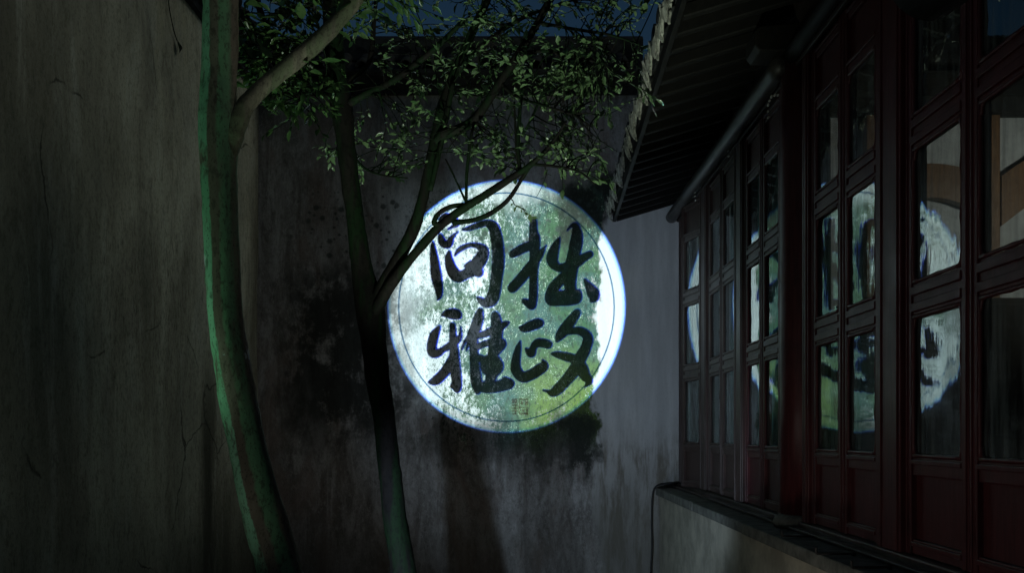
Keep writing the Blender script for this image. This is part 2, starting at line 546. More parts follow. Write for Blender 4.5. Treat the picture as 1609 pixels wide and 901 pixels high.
def half_tile(length, r, th=.012, n=7, up=True):
    """barrel tile along +Y local, convex up"""
    vs, fs = [], []
    for yy in (0, length):
        for rr in (r, r - th):
            for k in range(n):
                a = math.pi * k / (n-1)
                vs.append((math.cos(a)*rr, yy, math.sin(a)*rr * (1 if up else -1)))
    def i(a, b, k): return a*2*n + b*n + k
    for k in range(n-1):
        fs += [(i(0,0,k), i(1,0,k), i(1,0,k+1), i(0,0,k+1)), (i(0,1,k), i(0,1,k+1), i(1,1,k+1), i(1,1,k)),
               (i(0,0,k), i(0,0,k+1), i(0,1,k+1), i(0,1,k)), (i(1,0,k), i(1,1,k), i(1,1,k+1), i(1,0,k+1))]
    for k in (0, n-1):
        fs.append((i(0,0,k), i(0,1,k), i(1,1,k), i(1,0,k)))
    return MB().add(vs, fs)

def coping(parent, length, start):
    """local frame: wall runs along +X from start, its face at y=0, body behind (+y); origin on the wall top"""
    m = MB()
    m.extrude([(-.05, 0), (.35, 0), (.35, .07), (-.05, .07)], 0, start, start+length)
    m.extrude([(-.10, .072), (.40, .072), (.40, .14), (-.10, .14)], 0, start, start+length)
    m.extrude([(-.22, .142), (.52, .142), (.52, .165), (.15, .39), (-.22, .165)], 0, start, start+length)
    cp = m.build('coping', M['tile'], parent)
    rid = MB().extrude([(.07, .36), (.23, .36), (.25, .56), (.19, .61), (.11, .61), (.05, .56)], 0, start, start+length).build('ridge', M['tile'], cp)
    tm = half_tile(.44, .062).mesh('cover_tile', True); tm.materials.append(M['tile'])
    pm = half_tile(.42, .07, .012, 7, False).mesh('pan_tile', True); pm.materials.append(M['tile'])
    k = 0
    x = start + .08
    while x < start + length - .05:
        o = link('cover_tile', tm, cp, 0, (x, -.25, .175 + random.uniform(-.006, .006)), (R(31), 0, random.uniform(-.02, .02)))
        if x + .1 < start + length - .05:
            link('pan_tile', pm, cp, 0, (x+.1, -.235, .215), (R(31), 0, random.uniform(-.02, .02)))
        x += .2
    return cp

def plaster_wall(name, x0, x1, y0, y1, z0, z1, mat, parent):
    """a wall body whose faces are divided and slightly uneven"""
    bm = bmesh.new()
    bmesh.ops.create_cube(bm, size=1)
    for v in bm.verts:
        v.co = Vector((x0 if v.co.x < 0 else x1, y0 if v.co.y < 0 else y1, z0 if v.co.z < 0 else z1))
    bmesh.ops.subdivide_edges(bm, edges=bm.edges[:], cuts=24, use_grid_fill=True)
    rnd = random.Random(3)
    from mathutils import noise as mn
    for v in bm.verts:
        d = mn.noise(v.co * .9) * .018 + mn.noise(v.co * 2.7) * .008
        if abs(v.co.y - y0) < 1e-4 and (y1 - y0) < 1: v.co.y += d
        if abs(v.co.x - x1) < 1e-4 and (x1 - x0) < 1: v.co.x += d
    m = bpy.data.meshes.new(name); bm.to_mesh(m); bm.free()
    for p in m.polygons: p.use_smooth = False
    m.materials.append(mat)
    return link(name, m, parent)

ew = empty('garden_wall', (0, D, 0))
tag(ew, 'mouldy plaster end wall carrying the bright projected disc', 'wall', 'garden walls')
o = plaster_wall('plaster_body', XL - .3, 1.69, D, D + .3, -.2, WT, M['end_wall'], ew)
o.location = (0, -D, 0)
c_anchor = coping(ew, 4.1, -2.9)
c_anchor.location = (0, 0, WT)

lw = empty('garden_wall', (XL, 0, 0))
tag(lw, 'long grey streaked plaster wall running along the left side', 'wall', 'garden walls')
o = plaster_wall('plaster_body', XL - .3, XL, -2.0, D - .004, -.2, WT, M['side_wall'], lw)
o.location = (-XL, 0, 0)
c2 = coping(lw, 10.2, -2.0)
c2.location = (0, 0, WT); c2.rotation_euler = (0, 0, R(90))
# ------------------------------------------------------------------ pavilion with the window row
pv = empty('pavilion', (XW, 4.2, 0))
tag(pv, 'timber pavilion with dark red glazed windows and tiled eave', 'building')
def pbuild(mb, name, mat, parent=pv, smooth=False, bevel=0):
    """mesh given in world coordinates, hung under the pavilion"""
    o = mb.build(name, mat, parent, smooth, bevel)
    if parent is pv: o.location = (-XW, -4.2, 0)
    return o
ZB = .836              # underside of the window row
# sill
pbuild(MB().box(1.345, 1.70, -1.0, D-.01, -.1, .755), 'sill_wall', M['sillwall'])
y = D - .012
for L in (1.75, 1.5, 1.9, 1.6, 1.7):
    pbuild(MB().box(1.308 + random.uniform(-.006, .006), 1.69, y-L+.006, y, .757, .825 + random.uniform(-.003, .003)), 'sill_stone', M['stone'], bevel=.008)
    y -= L
pbuild(MB().box(XW-.03, XW+.11, -.6, D-.012, .829, ZB+.035), 'sill_beam', M['wood_far'], bevel=.006)
pbuild(MB().box(XW-.075, XW-.032, -.6, D-.012, .829, ZB+.008), 'bottom_track', M['wood_far'], bevel=.004)

ROWS = [(.38, .93), (1.055, 1.58), (1.705, 2.145)]     # panes
TOPZ = 2.46
def make_sash(width, name, mat, yc, rot_pane=0.0, detail=True, swing=0.0):
    s = empty(name, (0, 0, 0)); s.parent = pv
    hw = width/2
    s.location = (-math.sin(swing)*hw, yc - 4.2 - hw + math.cos(swing)*hw, ZB + .037)
    s.rotation_euler = (0, 0, swing)
    st = .052
    f = MB()
    for sg in (-1, 1):
        a, b = sorted((sg*hw, sg*(hw-st)))
        f.box(0, .05, a, b, 0, TOPZ)
        c_, d_ = sorted((sg*(hw-.010), sg*(hw-.024)))
        f.box(-.005, .002, c_, d_, .003, TOPZ-.003)              # bead along the stile
    for (z0, z1) in ((0.004, .06), (.31, .378), (.932, 1.053), (1.582, 1.703), (2.147, 2.21), (2.40, TOPZ-.004)):
        f.box(.006, .046, -hw+st-.002, hw-st+.002, z0, z1)
        if z1 - z0 > .1:
            f.box(-.004, .008, -hw+st+.001, hw-st-.001, z0+.012, z0+.045)
            f.box(-.004, .008, -hw+st+.001, hw-st-.001, z1-.045, z1-.012)
        else:
            f.box(-.003, .008, -hw+st+.001, hw-st-.001, z1-.026, z1-.008)
    fr = f.build('sash_frame', mat, s, bevel=.003)
    pm = MB().box(.022, .034, -hw+st-.004, hw-st+.004, .055, .315)
    pm.build('lower_panel', mat, s)
    MB().box(.022, .034, -hw+st-.004, hw-st+.004, 2.205, 2.405).build('upper_panel', mat, s)
    for (z0, z1) in ROWS:
        g = MB().box(-.002, .002, -hw+st-.004, hw-st+.004, z0-.006, z1+.006)
        p = g.build('pane', M['glass'], s)
        p.location = (.018, 0, 0)
        p.rotation_euler = (0, random.uniform(-.003, .003), rot_pane + random.uniform(-.0035, .0035))
        if detail:
            # bamboo beading round the pane, with carved corners
            b = MB()
            for sg in (-1, 1):
                yy = sg*(hw-st-.007)
                n = 4
                zs_ = [z0 + (z1-z0)*i/12 for i in range(13)]
                b.tube([(.008, yy, z) for z in zs_], [.0075 if i % 4 else .0105 for i in range(13)], 8)
                for zc, up in ((z0, 1), (z1, -1)):
                    b.extrude([(yy, zc), (yy - sg*.045, zc), (yy - sg*.040, zc+up*.010), (yy - sg*.022, zc+up*.014),
                               (yy - sg*.014, zc+up*.024), (yy - sg*.010, zc+up*.046), (yy, zc+up*.05)], 0, .004, .014)
            for zc in (z0 + .006, z1 - .006):
                b.tube([(.008, -hw+st+.006 + (width-2*st-.012)*i/8, zc) for i in range(9)], [.0075 if i % 4 else .010 for i in range(9)], 6)
            b.build('pane_beading', mat, s, smooth=True)
    return s

def post(y0, y1, x0=XW-.018, mat=M['wood'], top=3.40):
    m = MB().box(x0, XW+.09, y0, y1, ZB+.036, top)
    m.box(x0-.006, x0+.002, y0+.02, y0+.05, ZB+.038, top-.01)
    m.box(x0-.006, x0+.002, y1-.05, y1-.02, ZB+.038, top-.01)
    return pbuild(m, 'window_post', mat, bevel=.006)

wf, wn_ = M['wood_far'], M['wood']
def pair(y0, y1, mat, names='window_sash', rots=(0, 0)):
    mid = (y0+y1)/2; wd = (y1-y0)/2 - .004
    make_sash(wd, names, mat, mid + wd/2 + .002, rots[0])
    make_sash(wd, names, mat, mid - wd/2 - .002, rots[1])
post(8.40, D-.014, XW-.01, wf)
make_sash(.445, 'window_sash', wf, 8.165)
tag(make_sash(.445, 'window_sash', wf, 7.49+.2225, swing=R(11.5)), 'window sash standing ajar next to the end wall')
post(7.24, 7.48, mat=wf)
pair(6.32, 7.23, wf, rots=(R(.2), R(.3)))
post(6.08, 6.31, mat=wf)
pair(5.24, 6.07, wn_, rots=(R(.4), R(.1)))
post(5.14, 5.235, mat=wn_)
post(4.70, 4.80, mat=wn_)
pair(3.81, 4.695, wn_)
post(3.57, 3.80, mat=wn_)
pair(2.56, 3.565, wn_)
post(2.32, 2.55, mat=wn_)
pair(1.32, 2.315, wn_)
post(1.08, 1.315, mat=wn_)
pair(.10, 1.075, wn_)
post(-.3, .095, mat=wn_)
# round column
cz = [ZB+.036 + i*.45 for i in range(7)]
pbuild(MB().tube([(XW+.055, 4.97, z) for z in (.83, 1.5, 2.2, 2.9, 3.5)], [.135, .135, .134, .132, .13], 24), 'column', wn_, smooth=True)
pbuild(MB().tube([(XW+.055, 4.97, z) for z in (.826, .85, .88, .90)], [.165, .175, .165, .14], 24), 'column_base', M['stone'], smooth=True)
# beams above
vs = []
for yy in (-.6, D-.015):
    zt = 3.32 + .0375*(D-yy) + .30*(XW-.92+.0225*(D-yy)) + .058
    vs += [(XW-.012, yy, 3.402), (XW+.08, yy, 3.402), (XW+.08, yy, zt), (XW-.012, yy, zt)]
pbuild(MB().add(vs, [(3,2,1,0), (4,5,6,7), (0,1,5,4), (1,2,6,5), (2,3,7,6), (3,0,4,7)]), 'header_board', M['wood_h'], bevel=.004)
pbuild(MB().box(XW-.030, XW-.013, -.3, D-.015, 3.33, 3.41), 'header_rail', M['wood_h'], bevel=.005)
pur = [(1.455, 4.93 + (D-4.95)*i/30, 3.375 + random.uniform(-.003, .003)) for i in range(31)]
pbuild(MB().tube(pur, [.056 + random.uniform(-.002, .002) for _ in pur], 16), 'purlin', M['purlin'], smooth=True)
pbuild(MB().tube([(1.50, -.3 + 5.2*i/20, 3.405) for i in range(21)], .050, 16), 'purlin', M['rafter'], smooth=True)
bh = MB().extrude([(1.285, 3.44), (1.31, 3.41), (1.60, 3.41), (1.60, 3.575), (1.31, 3.545), (1.285, 3.52)], 1, 4.86, 5.06)
pbuild(bh, 'beam_head', M['rafter'], bevel=.008)
# pale wire clips at the post heads
for (yy, zz) in ((7.36, 3.27), (6.2, 3.28), (5.2, 3.20)):
    m = MB()
    for i in range(7):
        a = i/6
        p = Vector((XW-.060 - .02*math.sin(a*3.1), yy + .10 - .2*a, zz + .07*math.sin(a*2.2)))
        q = p + Vector((.004*random.uniform(-1,1), -.018, .009*random.uniform(-.5,1)))
        m.tube([p, q], .006, 6)
    pbuild(m, 'wire_clip', M['white'])

# eave: rafters, boards, tiles
SL = .30
def EXY(y): return .92 - .0225*(D-y)      # the eave runs slightly out of true
def EZY(y): return 3.32 + .0375*(D-y)
def roofz(x, y): return EZY(y) + SL*(x-EXY(y)) + max(0, x-1.75)*.75
y = D - .10
rm = None
ang = math.atan(SL)
while y > -.6:
    if rm is None:
        rm = MB().extrude([(-.028, 0), (-.020, -.008), (.020, -.008), (.028, 0), (.028, .055), (-.028, .055)], 0, 0, .86).mesh('rafter')
        rm.materials.append(M['rafter'])
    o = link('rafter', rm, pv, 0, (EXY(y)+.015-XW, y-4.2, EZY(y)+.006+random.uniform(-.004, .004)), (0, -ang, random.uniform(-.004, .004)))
    y -= .20
def slab(x0, x1, off, th, y0=-.7, y1=D-.012):
    """sloping sheet; x0 is measured from the eave line"""
    vs = []
    for yy in (y0, y1):
        a = EXY(yy) + x0
        vs += [(a, yy, roofz(a, yy)+off), (x1, yy, roofz(x1, yy)+off), (x1, yy, roofz(x1, yy)+off+th), (a, yy, roofz(a, yy)+off+th)]
    return MB().add(vs, [(3,2,1,0), (4,5,6,7), (0,1,5,4), (1,2,6,5), (2,3,7,6), (3,0,4,7)])
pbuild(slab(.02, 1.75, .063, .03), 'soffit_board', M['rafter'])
vs = []
for yy in (-.7, D-.02):
    a, b = EXY(yy), EZY(yy)
    vs += [(a-.015, yy, b+.01), (a+.014, yy, b+.01), (a+.014, yy, b+.10), (a-.015, yy, b+.10)]
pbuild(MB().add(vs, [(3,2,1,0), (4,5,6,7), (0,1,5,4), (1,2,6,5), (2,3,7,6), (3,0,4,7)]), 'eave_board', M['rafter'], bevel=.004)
roof = pbuild(slab(-.03, 1.75, .104, .06), 'roof', M['tile'])
vs = []
for yy in (-.7, D+.3):
    a, b = roofz(1.75, yy)+.063, roofz(4.2, yy)+.063
    vs += [(1.752, yy, a), (4.2, yy, b), (6.6, yy, b-1.6), (6.6, yy, b-1.5), (4.2, yy, b+.1), (1.752, yy, a+.1)]
pbuild(MB().add(vs, [(0,1,7,6), (1,2,8,7), (2,3,9,8), (3,4,10,9), (4,5,11,10), (5,0,6,11), (5,4,3,2,1,0), (6,7,8,9,10,11)]), 'upper_roof', M['tile'])
# drip tiles and cover tiles (children of the roof; roof object sits at the pavilion offset)
shield = [(-.085, .0)] + [(.085*math.sin(a), -.022*math.cos(a*.0) - .0 - .035*math.cos(a)) for a in [R(v) for v in range(-80, 81, 20)]] + [(.085, .0), (.075, -.065), (.05, -.10), (.02, -.115), (0, -.14), (-.02, -.115), (-.05, -.10), (-.075, -.065)]
def drip_mesh():
    m = MB()
    top = [(.085*math.sin(R(v)), .03-.035*math.cos(R(v))) for v in range(-90, 91, 30)]
    bot = [(.088, -.03), (.078, -.06), (.055, -.075), (.040, -.098), (.018, -.104), (0, -.128), (-.018, -.104), (-.040, -.098), (-.055, -.075), (-.078, -.06), (-.088, -.03)]
    poly = top + bot
    m.extrude(poly, 0, -.012, .0)
    # ornament: raised fillet
    m.extrude([(u*.55, v*.55-.03) for u, v in poly], 0, -.017, -.010)
    me = m.mesh('drip_tile'); me.materials.append(M['driptile'])
    return me
def cap_mesh():
    m = MB()
    m.extrude([(.062*math.cos(R(a)), .062*math.sin(R(a))) for a in range(0, 360, 24)], 0, -.014, 0)
    m.extrude([(.042*math.cos(R(a)), .042*math.sin(R(a))) for a in range(0, 360, 36)], 0, -.019, -.012)
    for p0 in ():
        pass
    n = 7
    vs, fs = [], []
    for xx in (0, .45):
        for k in range(n):
            a = math.pi*k/(n-1)
            vs.append((xx, math.cos(a)*.06, math.sin(a)*.06 + xx*SL))
    for k in range(n-1): fs.append((k, k+1, n+k+1, n+k))
    m.add(vs, fs)
    me = m.mesh('cover_tile', False); me.materials.append(M['tile'])
    return me
def back_tile():
    n = 7
    vs, fs = [], []
    for xx in (0, .46):
        for k in range(n):
            a = math.pi*k/(n-1)
            vs.append((xx, math.cos(a)*.06, math.sin(a)*.06 + xx*SL))
    for k in range(n-1): fs.append((k, k+1, n+k+1, n+k))
    me = MB().add(vs, fs).mesh('cover_tile'); me.materials.append(M['tile']); return me
dm, cm, bt = drip_mesh(), cap_mesh(), back_tile()
y = D - .13
while y > -.5:
    j = lambda s: random.uniform(-s, s)
    EX, EZ = EXY(y), EZY(y)
    link('drip_tile', dm, roof, 0, (EX-.075+j(.012), y+j(.008), EZ+.095+j(.012)), (j(.12), R(-14)+j(.16), j(.12)))
    link('cover_tile', cm, roof, 0, (EX-.055+j(.008), y-.105, EZ+.165+j(.006)), (j(.05), j(.03), j(.03)))
    for q in range(1, 2):
        link('cover_tile', bt, roof, 0, (EX-.055+.43*q, y-.105, EZ+.165+.43*q*SL+.004*q), (0, 0, j(.02)))
    y -= .21

# the room behind the glass
RY = 8.62
pbuild(MB().box(1.70, 6.4, RY, RY+.1, 0, 4.42), 'room_wall', M['lime'])
pbuild(MB().box(6.4, 6.5, -.6, RY, 0, 4.6), 'room_wall', M['dark'])
pbuild(MB().box(1.55, 6.4, -.7, -.6, 0, 5.0), 'room_wall', M['dark'])
pbuild(MB().extrude([(1.70, 0), (6.4, 0), (6.4, 4.6), (4.2, 6.05), (1.76, 3.60)], 1, RY+.102, RY+.15), 'gable_wall', M['dark'])
pbuild(MB().box(1.70, 6.4, -.6, RY, .0, .06), 'room_floor', M['dark'])
pbuild(MB().box(1.66, 6.4, RY-.16, RY-.004, 4.36, 4.75), 'room_beam', M['dark'])
def px2x(px, Y): return (px-VX)*Y/F
for (a, b) in ((1284, 1303), (1362, 1386), (1540, 1572)):
    pbuild(MB().box(px2x(a, 8.5), px2x(b, 8.5), 8.5, RY-.003, 0, 4.35), 'room_column', M['ochre'], bevel=.008)
arc = []
x0, x1 = px2x(1388, 8.5), px2x(1538, 8.5)
N = 12
lo = [(x0+(x1-x0)*i/N, H + 2.10 + .12*math.sin(math.pi*i/N)) for i in range(N+1)]
hi = [(x0+(x1-x0)*i/N, H + 2.46 + .08*math.sin(math.pi*i/N)) for i in range(N+1)]
pbuild(MB().extrude(lo + hi[::-1], 1, 8.5, RY-.005), 'room_beam', M['ochre'])
x0, x1 = px2x(1574, 8.5), 6.35
lo = [(x0+(x1-x0)*i/N, H + 1.95 + .45*math.sin(math.pi*i/N)) for i in range(N+1)]
hi = [(x0+(x1-x0)*i/N, H + 2.42 + .40*math.sin(math.pi*i/N)) for i in range(N+1)]
pbuild(MB().extrude(lo + hi[::-1], 1, 8.5, RY-.005), 'room_beam', M['ochre'])

def curtain(y0, y1, z0, z1, x):
    n = 60
    vs = []
    for i in range(n+1):
        u = i/n
        xx = x + .028*math.sin(u*(y1-y0)*34) + .012*math.sin(u*(y1-y0)*71+1)
        vs += [(xx, y0+(y1-y0)*u, z0), (xx, y0+(y1-y0)*u, z1), (xx+.004, y0+(y1-y0)*u, z0), (xx+.004, y0+(y1-y0)*u, z1)]
    fs = []
    for i in range(n):
        a = i*4
        fs += [(a, a+4, a+5, a+1), (a+2, a+3, a+7, a+6), (a, a+2, a+6, a+4), (a+1, a+5, a+7, a+3)]
    return MB().add(vs, fs)
for (a, b) in ((6.35, 7.05), (5.28, 5.98)):
    pbuild(curtain(a, b, 1.0, 3.25, 1.70), 'curtain', M['curtain'], smooth=True)
# dark cupboard added in the room, sized to keep the lower panes dark
cb = empty('cupboard', (3.95, 8.1, .06))
tag(cb, 'tall dark wooden cupboard added inside the pavilion to keep the lower panes dark', 'cupboard')
MB().box(-1.0, 1.0, -.28, .28, .08, 2.46).build('carcass', M['dark'], cb, bevel=.01)
for k in range(4):
    a = -.97 + k*.49
    MB().box(a, a+.47, -.305, -.282, .14, 2.40).build('door', M['dark'], cb, bevel=.006)
for sx in (-1, 1):
    for sy in (-1, 1):
        MB().box(sx*.95-.03, sx*.95+.03, sy*.24-.03, sy*.24+.03, 0, .078).build('leg', M['dark'], cb)
# unseen lantern assumed in the room; an added spot beside it gives the light
ln = empty('added_lantern', (5.4, 6.3, 3.7))
tag(ln, 'small unseen paper lantern added inside the pavilion room to light it', 'lantern')
MB().tube([(0,0,z) for z in (-.16,-.12,0,.12,.16)], [.06,.10,.12,.10,.06], 16).build('lantern_shade', mat_glow('lantern_paper', (1, .9, .75), .6), ln, True)
MB().tube([(0,0,.162),(0,0,.9)], .006, 6).build('cord', M['iron'], ln)
rl = bpy.data.lights.new('room_light', 'SPOT'); rl.energy = POWER_ROOM; rl.color = (1, .93, .84)
rl.spot_size = R(95); rl.spot_blend = .6; rl.shadow_soft_size = .1
rlo = bpy.data.objects.new('room_light', rl); C.objects.link(rlo); rlo.parent = ln
rlo.location = (-.2, .22, -.2)
rlo.rotation_euler = Vector((-1.4, 2.1, -.25)).to_track_quat('-Z', 'Y').to_euler()

# ------------------------------------------------------------------ trees
def limb(mb, pts, n=12, sub=5, wob=.0):
    """pts: (px, py, Y, width_px)"""
    sp = smooth_path(pts, sub)
    P = [at(a, b, c) for a, b, c, d in sp]
    rr = [max(.002, d*c/F/2) * (1 + random.uniform(-wob, wob)) for a, b, c, d in sp]
    n0 = len(mb.v)
    mb.tube(P, rr, n)
    from mathutils import noise as mn
    for i in range(n0, len(mb.v)):      # uneven girth, swellings and flats
        c = P[min((i-n0)//n, len(P)-1)]
        v = Vector(mb.v[i]); d = v - c
        k = 1 + .11*mn.noise(Vector((v.x*9, v.y*9, v.z*4))) + .07*mn.noise(v*24)
        mb.v[i] = tuple(c + d*k)
    return P

BR_M, BR_L = [], []      # branch points for hanging twigs

# left tree
lt = empty('tree', at(470, 1010, 3.95) * 1)
base = at(475, 1130, 3.9); base.z = 0
lt.location = base
tag(lt, 'smooth pale green trunk with one thick branch, rising beside the left wall', 'tree', 'courtyard trees')
def tbuild(mb, name, mat, root, smooth=True, parent=None, bevel=0):
    o = mb.build(name, mat, parent or root, smooth, bevel)
    if parent is None: o.location = -root.location
    return o
m = MB()
P = limb(m, [(500, 1165, 3.9, 92), (470, 1000, 3.92, 80), (441, 900, 3.95, 70), (412, 800, 3.97, 64), (388, 700, 4.0, 60), (369, 600, 4.0, 57), (357, 520, 4.0, 55),
             (350, 440, 4.0, 54), (346, 350, 4.0, 54), (343, 260, 4.0, 57), (343, 190, 4.0, 62), (345, 130, 4.0, 54), (346, 60, 4.0, 55), (346, -40, 4.0, 55), (340, -160, 4.05, 50)], 20, 6, .012)
BR_L += P[40:]
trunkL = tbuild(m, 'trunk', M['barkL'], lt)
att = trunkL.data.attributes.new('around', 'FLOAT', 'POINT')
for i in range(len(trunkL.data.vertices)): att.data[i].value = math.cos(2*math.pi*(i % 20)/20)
m = MB()
P = limb(m, [(350, 275, 4.0, 20), (355, 245, 3.995, 32), (362, 215, 3.995, 38), (373, 187, 4.0, 35), (390, 160, 4.02, 29), (420, 131, 4.08, 26), (470, 90, 4.15, 26), (510, 55, 4.2, 26), (545, 15, 4.25, 25), (585, -40, 4.3, 25), (640, -110, 4.35, 20)], 14, 6, .02)
BR_L += P
tbuild(m, 'branch', M['barkB'], lt)
for pts in ([(346, -40, 4.0, 30), (400, -80, 4.1, 22), (450, -60, 4.3, 14), (480, -10, 4.45, 8)],
            [(346, -20, 4.0, 24), (390, -40, 4.3, 16), (410, 20, 4.5, 10), (440, 80, 4.6, 7), (470, 140, 4.6, 4)],
            [(510, 55, 4.2, 16), (490, 80, 4.5, 11), (480, 120, 4.6, 7), (470, 165, 4.6, 4)],
            [(346, 40, 4.0, 18), (378, 20, 4.3, 13), (400, 60, 4.5, 9), (395, 120, 4.6, 5)]):
    m = MB(); BR_L += limb(m, pts, 8, 5, .03); tbuild(m, 'branch', M['barkM'], lt)
# branch scars
for (px, py, r, Y) in ((319, 196, .016, 4.0), (353, 563, .012, 3.93)):
    c = at(px, py, Y)
    tbuild(MB().tube([c+Vector((0, .02, -.04)), c+Vector((0, 0, -.012)), c+Vector((0, 0, .010)), c+Vector((0, .02, .03))], [r*.4, r, r*.9, r*.3], 9), 'bark_knot', M['barkB'], lt)

# middle tree
mt = empty('tree'); b = at(650, 1000, 4.6); b.z = 0; mt.location = b
tag(mt, 'dark forked tree with fine leafy twigs crossing in front of the projected disc', 'tree', 'courtyard trees')
m = MB()
BR_T = limb(m, [(655, 1110, 4.6, 62), (645, 1000, 4.6, 50), (633, 900, 4.6, 41), (619, 800, 4.6, 37), (611, 720, 4.6, 36), (602, 650, 4.6, 36), (592, 590, 4.6, 37), (586, 530, 4.6, 40), (580, 480, 4.6, 44),
             (569, 420, 4.62, 33), (559, 350, 4.64, 29), (551, 290, 4.66, 28), (543, 220, 4.68, 30), (536, 165, 4.7, 34), (528, 110, 4.7, 30), (524, 50, 4.7, 31), (520, -40, 4.72, 30), (518, -120, 4.75, 26)], 16, 6, .02)
BR_M += BR_T[60:]
tbuild(m, 'trunk', M['barkM'], mt)
limbs = [
    [(580, 505, 4.6, 22), (590, 478, 4.58, 26), (602, 450, 4.56, 22), (625, 408, 4.54, 21), (648, 365, 4.52, 20), (663, 318, 4.5, 17), (674, 265, 4.5, 16), (684, 215, 4.5, 17), (695, 170, 4.5, 19), (712, 120, 4.5, 15), (735, 65, 4.5, 14), (765, 0, 4.5, 13), (790, -70, 4.5, 11)],
    [(585, 500, 4.57, 18), (600, 470, 4.54, 20), (625, 432, 4.5, 17), (655, 395, 4.48, 15), (690, 357, 4.45, 14), (725, 330, 4.4, 13), (760, 308, 4.35, 12), (800, 282, 4.28, 11), (835, 258, 4.2, 9), (865, 228, 4.15, 6), (890, 190, 4.1, 3)],
    [(683, 225, 4.5, 14), (696, 212, 4.47, 16), (722, 203, 4.44, 16), (752, 180, 4.4, 15), (785, 130, 4.36, 13), (815, 85, 4.32, 13), (845, 35, 4.28, 12), (880, -30, 4.25, 10), (915, -100, 4.2, 7)],
    [(676, 300, 4.49, 9), (690, 240, 4.48, 8), (702, 180, 4.47, 9), (712, 130, 4.46, 8)],
    [(700, 350, 4.44, 8), (682, 352, 4.43, 8), (690, 335, 4.43, 8), (712, 324, 4.42, 8), (740, 322, 4.38, 6)],
    [(712, 350, 4.44, 9), (745, 346, 4.40, 8), (775, 333, 4.36, 8), (800, 312, 4.3, 7), (822, 278, 4.26, 6), (838, 255, 4.2, 5)],
    [(817, 270, 4.25, 7), (814, 230, 4.25, 6), (816, 190, 4.25, 6), (820, 150, 4.25, 5), (835, 110, 4.22, 4)],
    [(812, 250, 4.25, 4), (810, 200, 4.25, 4), (808, 160, 4.25, 3)],
    [(820, 215, 4.25, 4), (838, 180, 4.22, 4), (855, 140, 4.2, 3)],
    [(733, 328, 4.38, 5), (733, 280, 4.38, 5), (738, 230, 4.38, 5), (745, 190, 4.4, 4)],
    [(733, 320, 4.38, 4), (715, 280, 4.4, 3), (700, 250, 4.42, 2.5)],
    [(538, 170, 4.7, 13), (552, 160, 4.68, 13), (580, 145, 4.66, 11), (620, 125, 4.6, 11), (660, 95, 4.55, 10), (690, 70, 4.5, 9), (730, 30, 4.45, 8)],
    [(530, 150, 4.7, 9), (545, 130, 4.75, 9), (575, 105, 4.8, 8), (584, 80, 4.8, 8), (588, 30, 4.8, 7), (595, -40, 4.8, 6)],
    [(720, 110, 4.5, 9), (760, 70, 4.45, 8), (800, 40, 4.4, 7), (840, 20, 4.35, 5), (900, 0, 4.3, 3)],
    [(545, 230, 4.68, 6), (570, 262, 4.65, 4), (600, 275, 4.6, 3), (640, 280, 4.55, 2.5)],
    [(815, 85, 4.32, 8), (860, 80, 4.25, 6), (905, 90, 4.2, 5), (950, 100, 4.15, 3)],
    [(835, 258, 4.2, 5), (875, 262, 4.15, 4), (910, 270, 4.1, 3), (935, 290, 4.1, 2)],
    [(845, 35, 4.28, 6), (900, 45, 4.22, 5), (960, 55, 4.15, 4), (1005, 70, 4.1, 2.5)],
    [(787, 130, 4.36, 6), (810, 150, 4.3, 5), (850, 165, 4.2, 4), (900, 180, 4.15, 3), (930, 200, 4.1, 2)],
]
for pts in limbs:
    m = MB(); BR_M += limb(m, pts, 10, 5, .05); tbuild(m, 'branch', M['barkM'], mt)

# foliage: sprays of oval leaves on fine twigs
def leaf_mesh(L, W, fold, curl, mat):
    prof = [(0, .05), (.18, .55), (.42, 1.0), (.68, .82), (.88, .38), (1, .02)]
    vs = []
    for u, k in prof:
        zc = -curl*L*u*u
        vs += [(-W/2*k, L*u, zc + fold*W*k), (0, L*u, zc), (W/2*k, L*u, zc + fold*W*k)]
    fs = []
    for i in range(len(prof)-1):
        a = i*3
        fs += [(a, a+1, a+4, a+3), (a+1, a+2, a+5, a+4)]
    me = MB().add(vs, fs).mesh('leaf', True)
    me.materials.append(mat)
    return me
def leaf_variants(mat):
    return [leaf_mesh(1, w_, f_, c_, mat) for w_, f_, c_ in ((.46, .22, .18), (.52, .15, .3), (.42, .3, .1), (.5, .1, -.12))]

